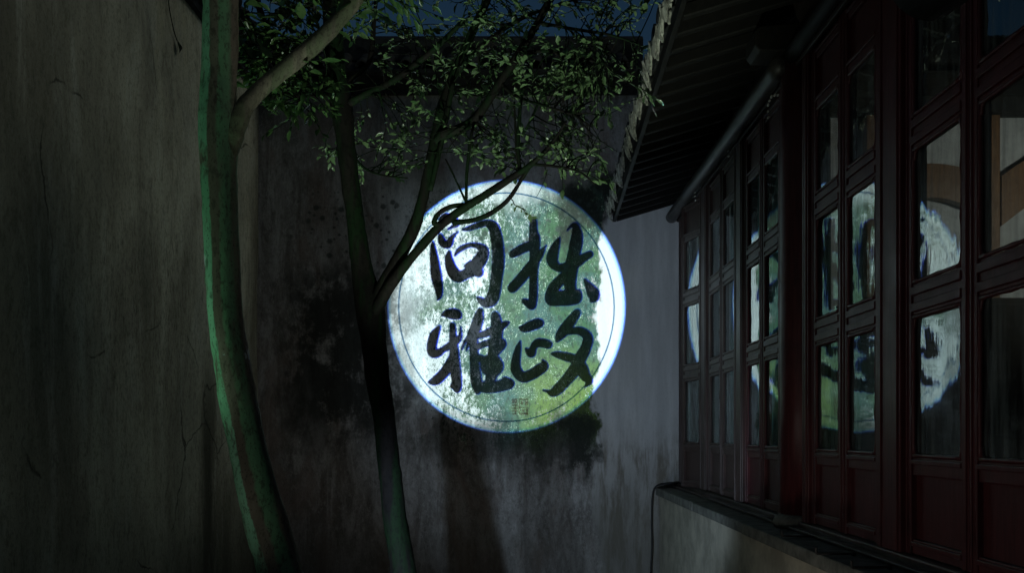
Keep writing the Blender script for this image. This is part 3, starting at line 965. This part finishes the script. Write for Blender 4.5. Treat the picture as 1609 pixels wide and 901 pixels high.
def in_beam(p, k):
    v = p - PROJ
    if v.y < .2: return False
    q = PROJ + v*((D-PROJ.y)/v.y)
    return ((q.x - (796-VX)*D/F)/1.107)**2 + ((q.z - H - (VY-482)*D/F)/1.18)**2 < k*k
def sprays(zones, branch_pts, leafsize, seed, bare=0, back=0.0):
    rnd = random.Random(seed)
    leaves, twigs = [], MB()
    for (xa, xb, ya, yb, cnt, Y, dY) in zones:
        for _ in range(int(cnt*(1.35 if ya > 140 else 1.9)+.5)):
            c = at(rnd.uniform(xa, xb), rnd.uniform(ya, yb), Y + back + rnd.uniform(-dY, dY))
            if in_beam(c, 1.25): continue
            near = min(branch_pts, key=lambda q: (q-c).length + rnd.uniform(0, .12))
            out = (c-near)
            if out.length < .02: out = Vector((rnd.uniform(-1,1), rnd.uniform(-1,1), .2))
            d = (out.normalized() + Vector((rnd.uniform(-.7,.7), rnd.uniform(-.6,.6), rnd.uniform(-.3,.3)))).normalized()
            Ls = rnd.uniform(.10, .20)
            tip = c + d*Ls
            mid = (near+c)/2 + Vector((rnd.uniform(-.05,.05), rnd.uniform(-.05,.05), rnd.uniform(-.02,.07)))*min(1, out.length*2)
            pts = [tuple(near), tuple(mid), tuple(c), tuple(c + d*Ls*.5 + Vector((0,0,rnd.uniform(-.01,.01)))), tuple(tip)]
            sp = smooth_path(pts, 4)
            twigs.tube(sp, [.0024*(1-i/len(sp))+.0009 for i in range(len(sp))], 5, cap=False)
            k = rnd.randint(6, 11)
            for i in range(k):
                u = i/(k-1)
                base_ = Vector(c) + d*Ls*(u*1.15-.15)
                side = 1 if i % 2 else -1
                perp = d.cross(Vector((0,0,1)))
                if perp.length < .1: perp = Vector((1,0,0))
                perp.normalize()
                dirn = (d*(.35+.8*u) + perp*side*rnd.uniform(.4, 1.1)*(1.1-u*.7) + Vector((rnd.uniform(-.3,.3), rnd.uniform(-.3,.3), rnd.uniform(-.55,.25)))).normalized()
                nrm = (Vector((rnd.uniform(-.7,.7), rnd.uniform(-.8,.5), 1)))
                xax = dirn.cross(nrm).normalized()
                zax = xax.cross(dirn).normalized()
                s = leafsize*(rnd.uniform(.5, 1.2) if ya > -10 or rnd.random() < .85 else rnd.uniform(1.4, 1.9))
                mtx = Matrix((xax, dirn, zax)).transposed().to_4x4()
                mtx = Matrix.Translation(base_) @ mtx @ Matrix.Scale(s, 4)
                if in_beam(base_, 1.12): continue
                if cnt > 1:
                    e = base_ + dirn*.05     # keep clear of the sight line to the disc
                    if ((VX + e.x*F/e.y - 796)/184)**2 + ((VY - (e.z-H)*F/e.y - 482)/196)**2 < .93: continue
                leaves.append((s/max(.5, base_.y), mtx, rnd.randint(0, 3)))
    thin = [p for p in branch_pts if p.z > 2.75 and p.x > -.75]
    for _ in range(bare):
        q = rnd.choice(thin)
        d = Vector((rnd.uniform(-1, 1), rnd.uniform(-.6, .6), rnd.uniform(-.7, .6))).normalized()
        pts = [tuple(q)]
        for k in range(4):
            d = (d + Vector((rnd.uniform(-.5, .5), rnd.uniform(-.4, .4), rnd.uniform(-.5, .5)))).normalized()
            pts.append(tuple(Vector(pts[-1]) + d*rnd.uniform(.03, .08)))
        if in_beam(Vector(pts[-1]), 1.1): continue
        sp = smooth_path(pts, 3)
        twigs.tube(sp, [.0030*(1-i/len(sp))+.0008 for i in range(len(sp))], 4, cap=False)
    return leaves, twigs

def leafage(root, leaves, twigs, mat):
    var = leaf_variants(mat)
    tb = tbuild(twigs, 'twigs', M['barkM'], root); tag(tb, kind='stuff')
    def seen(l):
        p = l[1].translation
        px, py = VX + p.x*F/p.y, VY - (p.z-H)*F/p.y
        return 0 < px < 1609 and 0 < py < 901
    leaves.sort(key=lambda l: (not seen(l), -l[0]))
    single, rest = leaves[:300], leaves[300:]
    mb = MB()
    for s, mtx, k in rest:
        me = var[k]
        mb.add([mtx @ v.co for v in me.vertices], [tuple(p.vertices) for p in me.polygons])
    crown = tbuild(mb, 'foliage', mat, root); tag(crown, kind='stuff')
    inv = Matrix.Translation(-root.location)
    cr = empty('crown'); cr.parent = root
    for s, mtx, k in single:
        o = bpy.data.objects.new('leaf', var[k])
        C.objects.link(o); o.parent = cr
        o.matrix_basis = inv @ mtx
    return crown

zM = [(505, 560, 205, 265, 6, 4.86, .08), (545, 650, 235, 280, 11, 4.72, .12), (565, 650, 160, 235, 10, 4.72, .12), (640, 720, 100, 260, 9, 4.45, .12),
      (715, 800, 80, 255, 18, 4.42, .12), (590, 720, 55, 140, 12, 4.6, .2), (720, 830, -5, 110, 18, 4.4, .2), (800, 960, 60, 170, 30, 4.2, .15),
      (830, 950, 150, 250, 18, 4.15, .1), (845, 945, 220, 282, 14, 4.1, .08), (900, 1005, 20, 130, 14, 4.15, .12), (560, 740, -40, 55, 14, 4.65, .2),
      (740, 900, -50, 55, 18, 4.3, .2), (900, 1030, -40, 45, 10, 4.2, .12), (755, 840, 215, 262, 6, 4.25, .06), (880, 975, 80, 150, 10, 4.1, .1), (800, 814, 322, 330, 1, 4.31, .01)]
lv, tw = sprays(zM, BR_M, .042, 11, 35, .08)
leafage(mt, lv, tw, M['leafM'])
zL = [(378, 470, -40, 100, 26, 4.4, .25), (385, 520, 55, 165, 22, 4.5, .15), (430, 510, 125, 192, 10, 4.5, .12), (450, 560, -40, 55, 14, 4.4, .2),
      (540, 640, -50, 15, 8, 4.3, .15), (385, 440, 20, 150, 10, 4.6, .15)]
lv, tw = sprays(zL, BR_L, .056, 23)
leafage(lt, lv, tw, M['leafL'])

# dry leaf on a stem against the left wall
def onleft(px, py): 
    Y = XL*F/(px-VX); p = at(px, py, Y); p.x = XL + .02; return p
dl = empty('dry_leaf', onleft(275, 70))
tag(dl, 'small dark dry leaf hanging by a thin stem high on the left wall', 'leaf')
st = [onleft(*p) - dl.location for p in ((258, -20), (262, 15), (268, 45), (274, 64))]
MB().tube(smooth_path([tuple(p) for p in st], 5), .004, 6).build('stem', M['barkM'], dl, True)
MB().add([(0,0,.03), (.01,-.035,0), (.018,-.02,-.04), (.006,.012,-.055), (.02,.035,-.01), (.028,0,-.01)], [(0,1,5), (1,2,5), (2,3,5), (3,4,5), (4,0,5), (0,4,3,2,1)]).build('blade', M['barkM'], dl)

# ------------------------------------------------------------------ small things on the sill
def cable():
    pts = [(1.53, D-.05, .872), (1.46, D-.05, .868), (1.38, D-.04, .860), (1.318, D-.035, .845), (1.285, D-.03, .80), (1.272, D-.03, .70), (1.268, D-.028, .5), (1.272, D-.028, .3), (1.262, D-.03, .1), (1.25, D-.05, .012), (1.15, D-.2, .012)]
    return MB().tube(smooth_path(pts, 6), .009, 8)
o = cable().build('cable', M['rubber'], smooth=True)
tag(o, 'black cable dropping over the far end of the stone sill', 'cable')
for i, (px, py, lab) in enumerate(((1328, 872, 'bent iron hook on the stone sill, nearest the column'),
                                   (1385, 893, 'bent iron hook on the stone sill, nearest the camera'),
                                   (1270, 845, 'short iron hook on the stone sill below the round column'))):
    # on the sill top plane z = .832
    Y = (H-.832)*F/(py-VY); X = (px-VX)*Y/F
    m = MB().tube(smooth_path([(.035, 0, .006), (.0, -.01, .006), (-.10, .012, .006), (-.125, .015, .010), (-.13, .012, .035)], 5), .0055, 7)
    m.tube([(.035, -.001, .004), (.043, 0, .004)], [.012, .012], 8)
    o = m.build('window_hook', M['iron'], smooth=True, loc=(X, Y, .829))
    o.rotation_euler = (0, 0, R((12, 20, 5)[i]))
    tag(o, lab, 'hook', 'iron window hooks')

# ------------------------------------------------------------------ lamps
def spotlamp(name, label, loc, aim, power, col, size, blend=.5, soft=.03):
    r = empty(name, loc)
    tag(r, label, 'lamp', 'garden spotlights')
    d = (Vector(aim)-Vector((loc[0], loc[1], .22))).normalized()
    MB().tube([(0,0,0),(0,0,.02)], .06, 14).build('base_plate', M['iron'], r)
    MB().tube([(0,0,.02),(0,0,.14)], .012, 8).build('stem', M['iron'], r)
    q = d.to_track_quat('Z', 'Y').to_matrix().to_4x4()
    m = MB()
    n = 16
    ring = lambda rr, zz: [Vector((rr*math.cos(2*math.pi*k/n), rr*math.sin(2*math.pi*k/n), zz)) for k in range(n)]
    prof = [(.0, -.10), (.045, -.09), (.055, -.02), (.055, .08), (.049, .08), (.049, .0), (.0, .0)]
    vs = [v for rr, zz in prof for v in ring(max(rr, .001), zz)]
    fs = [(i*n+k, i*n+(k+1) % n, (i+1)*n+(k+1) % n, (i+1)*n+k) for i in range(len(prof)-1) for k in range(n)]
    m.add([q @ v + Vector((0,0,.22)) for v in vs], fs)
    m.build('lamp_housing', M['iron'], r, True)
    li = bpy.data.lights.new('bulb', 'SPOT')
    li.energy = power; li.color = col; li.spot_size = size; li.spot_blend = blend; li.shadow_soft_size = soft
    lo_ = bpy.data.objects.new('bulb', li); C.objects.link(lo_); lo_.parent = r
    lo_.location = Vector((0,0,.22)) + d*.085
    lo_.rotation_euler = d.to_track_quat('-Z', 'Y').to_euler()
    return r
spotlamp('garden_spotlight', 'garden spotlight on the paving aimed up into the leafy crown', (-.2, 2.55, 0), (-.12, 4.5, 3.2), POWER_LEAF, (.84, 1.0, .80), R(48), .6, .03)
spotlamp('garden_spotlight', 'green garden spotlight at the foot of the left wall', (-2.2, 3.15, 0), (-1.33, 4.0, 2.5), POWER_TRUNK, (.50, 1.0, .64), R(44), .8, .05)
spotlamp('garden_spotlight', 'cool garden spotlight on the paving aimed at the end wall', (-.62, 2.6, 0), (.75, 8.5, 1.8), POWER_FLOOD, (.62, .80, 1.0), R(48), .5, .02)
spotlamp('garden_spotlight', 'cool garden spotlight on the paving before the smooth green trunk', (-.98, 2.6, 0), (1.05, 8.5, 1.4), POWER_BAND, (.62, .80, 1.0), R(40), .4, .02)
spotlamp('garden_spotlight', 'fill spotlight added on the paving near the stone sill', (.62, 1.9, 0), (.95, 8.5, 1.1), POWER_SILL, (1.0, .94, .82), R(60), 1.0, .10)  # unseen fill, added to soften the trunk shadows on the end wall
spotlamp('garden_spotlight', 'spotlight added at the foot of the left wall to light the windows', (-1.95, 2.2, 0), (1.5, 3.4, 1.35), POWER_WINDOW, (1.0, .92, .84), R(64), .9, .06)  # unseen lamp added to bring out the red of the window wood
spotlamp('garden_spotlight', 'pale fill spotlight added on the paving to light the smooth green trunk', (-1.35, 2.8, 0), (-1.30, 4.0, 1.75), POWER_STEM, (.86, 1.0, .80), R(62), .8, .05)  # weak unseen fill added for the left trunk
spotlamp('garden_spotlight', 'warm fill spotlight added in the corner between the two walls', (-1.55, 5.4, 0), (-1.25, 8.5, 1.7), POWER_CORNER, (1.0, .95, .86), R(84), 1.0, .06)  # unseen fill added to brighten the left part of the end wall

# ------------------------------------------------------------------ projector with its cut metal gobo
SX, SY = 369/2, 393/2
CX, CY = 796.0, 482.0
def wallpt(px, py): return at(px, py, D)
cen = wallpt(CX, CY)
ax = (cen-PROJ).normalized()
pj = empty('projector', PROJ)
tag(pj, 'black lamp projector hung on a bracket under the pavilion eave', 'projector')
def onplane(px, py, dist):
    v = wallpt(px, py) - PROJ
    return v * (dist / v.dot(ax))
DG = .30
def ribbon(strokes, dist, grow=0.0, dx=0, dy=0, rnd=None):
    """brush strokes: lists of (px, py, r) -> flat sheet pieces on the gobo plane"""
    m = MB()
    for st in strokes:
        sp = smooth_path(st, 5)
        if rnd: sp = [(a, b, max(.25, c*(1+rnd.uniform(-.05, .05)))) for a, b, c in sp]
        sp = [(a+dx, b+dy, c+grow) for a, b, c in sp]
        left, right = [], []
        for i, (x, y, r) in enumerate(sp):
            a = sp[max(0, i-1)]; b = sp[min(len(sp)-1, i+1)]
            tx, ty = b[0]-a[0], b[1]-a[1]
            L = math.hypot(tx, ty) or 1
            nx, ny = -ty/L, tx/L
            left.append((x+nx*r, y+ny*r)); right.append((x-nx*r, y-ny*r))
        n = len(sp)
        vs = [onplane(*p, dist) for p in left] + [onplane(*p, dist) for p in right]
        m.add(vs, [(i, i+1, n+i+1, n+i) for i in range(n-1)])
        for (x, y, r) in sp[::2] + [sp[-1]]:
            k = 14
            m.add([onplane(x+r*math.cos(2*math.pi*j/k), y+r*math.sin(2*math.pi*j/k), dist) for j in range(k)], [tuple(range(k))])
    return m
def conv(strokes, ox, oy, s): return [[(ox+x/s, oy+y/s, r/s) for x, y, r in st] for st in strokes]
WEN = conv([
    [(108,285,8),(112,360,26),(125,470,38),(140,590,46),(158,690,36),(165,760,24),(148,800,4)],
    [(172,95,12),(205,62,22),(250,62,26),(295,90,30),(318,125,24),(290,145,12),(245,170,6)],
    [(175,225,18),(190,280,32),(215,305,32),(250,300,32),(280,245,18),(332,195,3)],
    [(372,176,6),(420,168,18),(500,140,26),(580,120,28),(640,150,46),(668,230,50),(685,350,52),(688,480,54),(672,610,50),(656,720,52),(625,800,54),(575,830,34),(530,800,24),(500,778,5)],
    [(255,375,14),(248,430,32),(272,520,46),(325,590,52),(400,570,42),(470,520,56),(530,440,56),(560,370,42),(530,332,30),(460,312,18),(390,328,20),(335,362,18),(303,405,5)],
    [(400,500,14),(450,470,20),(500,540,50),(520,560,30)],
    ], 660, 330, 5.629)
ZHUO = conv([
    [(85,392,32),(150,355,38),(215,325,38),(260,305,30)],
    [(268,98,32),(270,200,36),(278,260,48),(278,420,42),(272,560,36),(270,700,36),(264,800,36),(255,855,30),(215,825,30),(185,808,20)],
    [(82,692,42),(150,620,44),(215,540,44),(275,465,40),(330,390,28),(380,315,5)],
    [(500,245,4),(475,300,28),(440,400,48),(438,460,46),(490,512,34),(560,505,40),(640,465,50),(710,425,36),(768,393,28)],
    [(565,185,2),(600,145,10),(640,135,24),(655,215,46),(646,300,54),(625,400,54),(608,500,56),(600,600,48),(600,690,44),(610,760,50)],
    [(570,560,40),(510,620,42),(450,690,48),(420,760,46),(425,805,42),(510,800,48),(600,792,52),(655,785,40),(662,735,30)],
    [(460,740,40),(520,755,40),(580,740,40)], [(560,620,30),(575,680,30)],
    [(725,620,12),(755,670,30),(795,735,52),(805,775,40),(780,808,12)],
    ], 790, 330, 5.631)
YA = conv([
    [(192,118,8),(230,105,30),(280,106,46),(320,112,42),(335,125,28)],
    [(165,222,14),(125,290,38),(100,380,42),(105,450,38),(150,455,34),(200,425,24),(255,390,28),(320,342,30),(352,295,14),(355,225,4)],
    [(283,205,24),(288,300,30),(298,440,40),(304,560,46),(318,680,44),(325,760,36),(320,785,18)], [(300,745,34),(282,745,18)],
    [(290,480,34),(250,570,42),(195,645,42),(130,700,38),(75,712,8)],
    [(528,78,24),(512,150,44),(485,240,46),(455,310,44),(430,360,20),(405,430,4)], [(440,300,20),(395,350,12),(365,418,7)],
    [(468,320,38),(474,450,38),(485,600,44),(495,720,46),(505,795,24)],
    [(664,120,36),(672,180,46),(680,250,48),(670,320,50),(655,400,46),(640,470,46),(640,560,60),(630,650,46),(600,740,40)],
    [(690,235,36),(735,205,28),(765,188,16),(782,182,5)],
    [(495,300,26),(560,288,28),(640,255,38)], [(500,405,22),(560,375,26),(640,360,30),(715,365,44),(690,420,34),(640,470,34)],
    [(525,495,28),(570,520,34),(640,500,44),(690,570,46),(650,630,40)], [(570,560,40),(580,610,36)],
    [(505,740,46),(580,760,46),(660,755,48),(740,735,50),(790,725,40),(745,690,26)],
    ], 660, 475, 5.631)
ZHENG = conv([
    [(125,190,8),(155,198,26),(210,178,36),(265,158,34),(285,160,16)],
    [(170,348,6),(190,372,22),(212,385,28),(225,340,24),(255,308,30),(300,308,32),(335,318,30)],
    [(128,290,3),(112,350,22),(95,440,32),(98,510,38),(145,562,38),(215,540,38),(280,498,38),(308,475,28),(295,440,8)],
    [(552,80,28),(500,150,38),(455,210,40),(420,255,30),(402,290,10)],
    [(440,225,30),(510,216,24),(580,218,30),(632,265,36),(615,345,38),(575,420,44),(535,505,46),(470,585,40),(405,655,38),(365,680,26),(340,672,12),(297,660,4)],
    [(364,388,8),(400,393,22),(460,408,30),(530,430,34),(580,490,46),(610,550,38),(640,590,26),(608,635,4)],
    ], 790, 475, 4.742)
rb = random.Random(5)
chars = (WEN, ZHUO, YA, ZHENG)
def pj_part(mb, name, mat, parent=None):
    return mb.build(name, mat, parent or pj)
n = 96
def ell(k, s): a = 2*math.pi*k/n; return CX+SX*s*math.cos(a), CY+SY*s*math.sin(a)
plate = MB()
inner = [onplane(*ell(k, 1.017), DG+.004) for k in range(n)]
perp1 = ax.cross(Vector((0,0,1))).normalized(); perp2 = ax.cross(perp1)
cpt = ax*(DG+.004)
outer = []
for v in inner:
    r_ = (v-cpt); outer.append(cpt + r_.normalized()*.135)
plate.add(inner+outer, [(k, (k+1) % n, n+(k+1) % n, n+k) for k in range(n)])
gobo = pj_part(plate, 'gobo', M['opaque'])
def annulus(s0, s1, dist, name, mat):
    m = MB()
    a = [onplane(*ell(k, s0), dist) for k in range(n)]; b_ = [onplane(*ell(k, s1), dist) for k in range(n)]
    m.add(a+b_, [(k, (k+1) % n, n+(k+1) % n, n+k) for k in range(n)])
    return pj_part(m, name, mat, gobo)
annulus(1.006, 1.03, DG+.006, 'edge_filter', M['blue'])
annulus(.988, 1.0055, DG+.006, 'edge_filter', M['cyan'])
# ring line (its own ellipse)
m = MB()
def ell2(k, d): a = 2*math.pi*k/n; return 795.7+(169.5+d)*math.cos(a), 483.2+(180+d)*math.sin(a)
a_ = [onplane(*ell2(k, -1.1), DG+.002) for k in range(n)]; b_ = [onplane(*ell2(k, 1.1), DG+.002) for k in range(n)]
m.add(a_+b_, [(k, (k+1) % n, n+(k+1) % n, n+k) for k in range(n)])
pj_part(m, 'ring_line', M['ringfilm'], gobo)
for ch in chars:
    ribb = ribbon(ch, DG, 0, 0, 0, rb)
    pj_part(ribb, 'character', M['opaque'], gobo)
    pj_part(ribbon(ch, DG+.003, 1.1, .9, -.3), 'character_fringe', M['blue'], gobo)
# seal: two columns of little bars
m = MB()
for (x0, y0, x1, y1) in ((804,627,813,634),(804,636.5,814,639),(804,641,814,643.5),(804,645.5,813,648),(804,650,812,652.5),(808.5,634,810.5,651),
                         (815,627,830,629.5),(815,629,816.6,653),(818,631,822,637),(824.5,630.5,829.5,638),(816,640.5,830,642),(820,644,824,648),(826,643,829.5,653),(817,649.5,830,652.5)):
    m.add([onplane(x0,y0,DG+.0015), onplane(x1,y0,DG+.0015), onplane(x1,y1,DG+.0015), onplane(x0,y1,DG+.0015)], [(0,1,2,3)])
pj_part(m, 'seal', M['sealfilm'], gobo)
# housing: tube round the beam, closed behind, open in front
q = ax.to_track_quat('Z', 'Y').to_matrix().to_4x4()
nn = 28
prof = [(.001, -.16), (.10, -.16), (.11, -.14), (.11, .10), (.142, .12), (.142, .40), (.137, .40), (.137, .125), (.10, .095), (.10, -.12), (.001, -.12)]
vs = [q @ Vector((rr*math.cos(2*math.pi*k/nn), rr*math.sin(2*math.pi*k/nn), zz)) for rr, zz in prof for k in range(nn)]
fs = [(i*nn+k, i*nn+(k+1) % nn, (i+1)*nn+(k+1) % nn, (i+1)*nn+k) for i in range(len(prof)-1) for k in range(nn)]
MB().add(vs, fs).build('projector_housing', M['opaque'], pj, True)
MB().box(-.012, .012, -.02, .02, .10, roofz(PROJ.x, PROJ.y)-PROJ.z+.01).build('bracket', M['iron'], pj)
li = bpy.data.lights.new('projector_bulb', 'SPOT')
li.energy = POWER_PROJ; li.color = (.82, .99, 1.0); li.spot_size = R(36); li.spot_blend = .05; li.shadow_soft_size = .00028
lo_ = bpy.data.objects.new('projector_bulb', li); C.objects.link(lo_); lo_.parent = pj
lo_.rotation_euler = ax.to_track_quat('-Z', 'Y').to_euler()
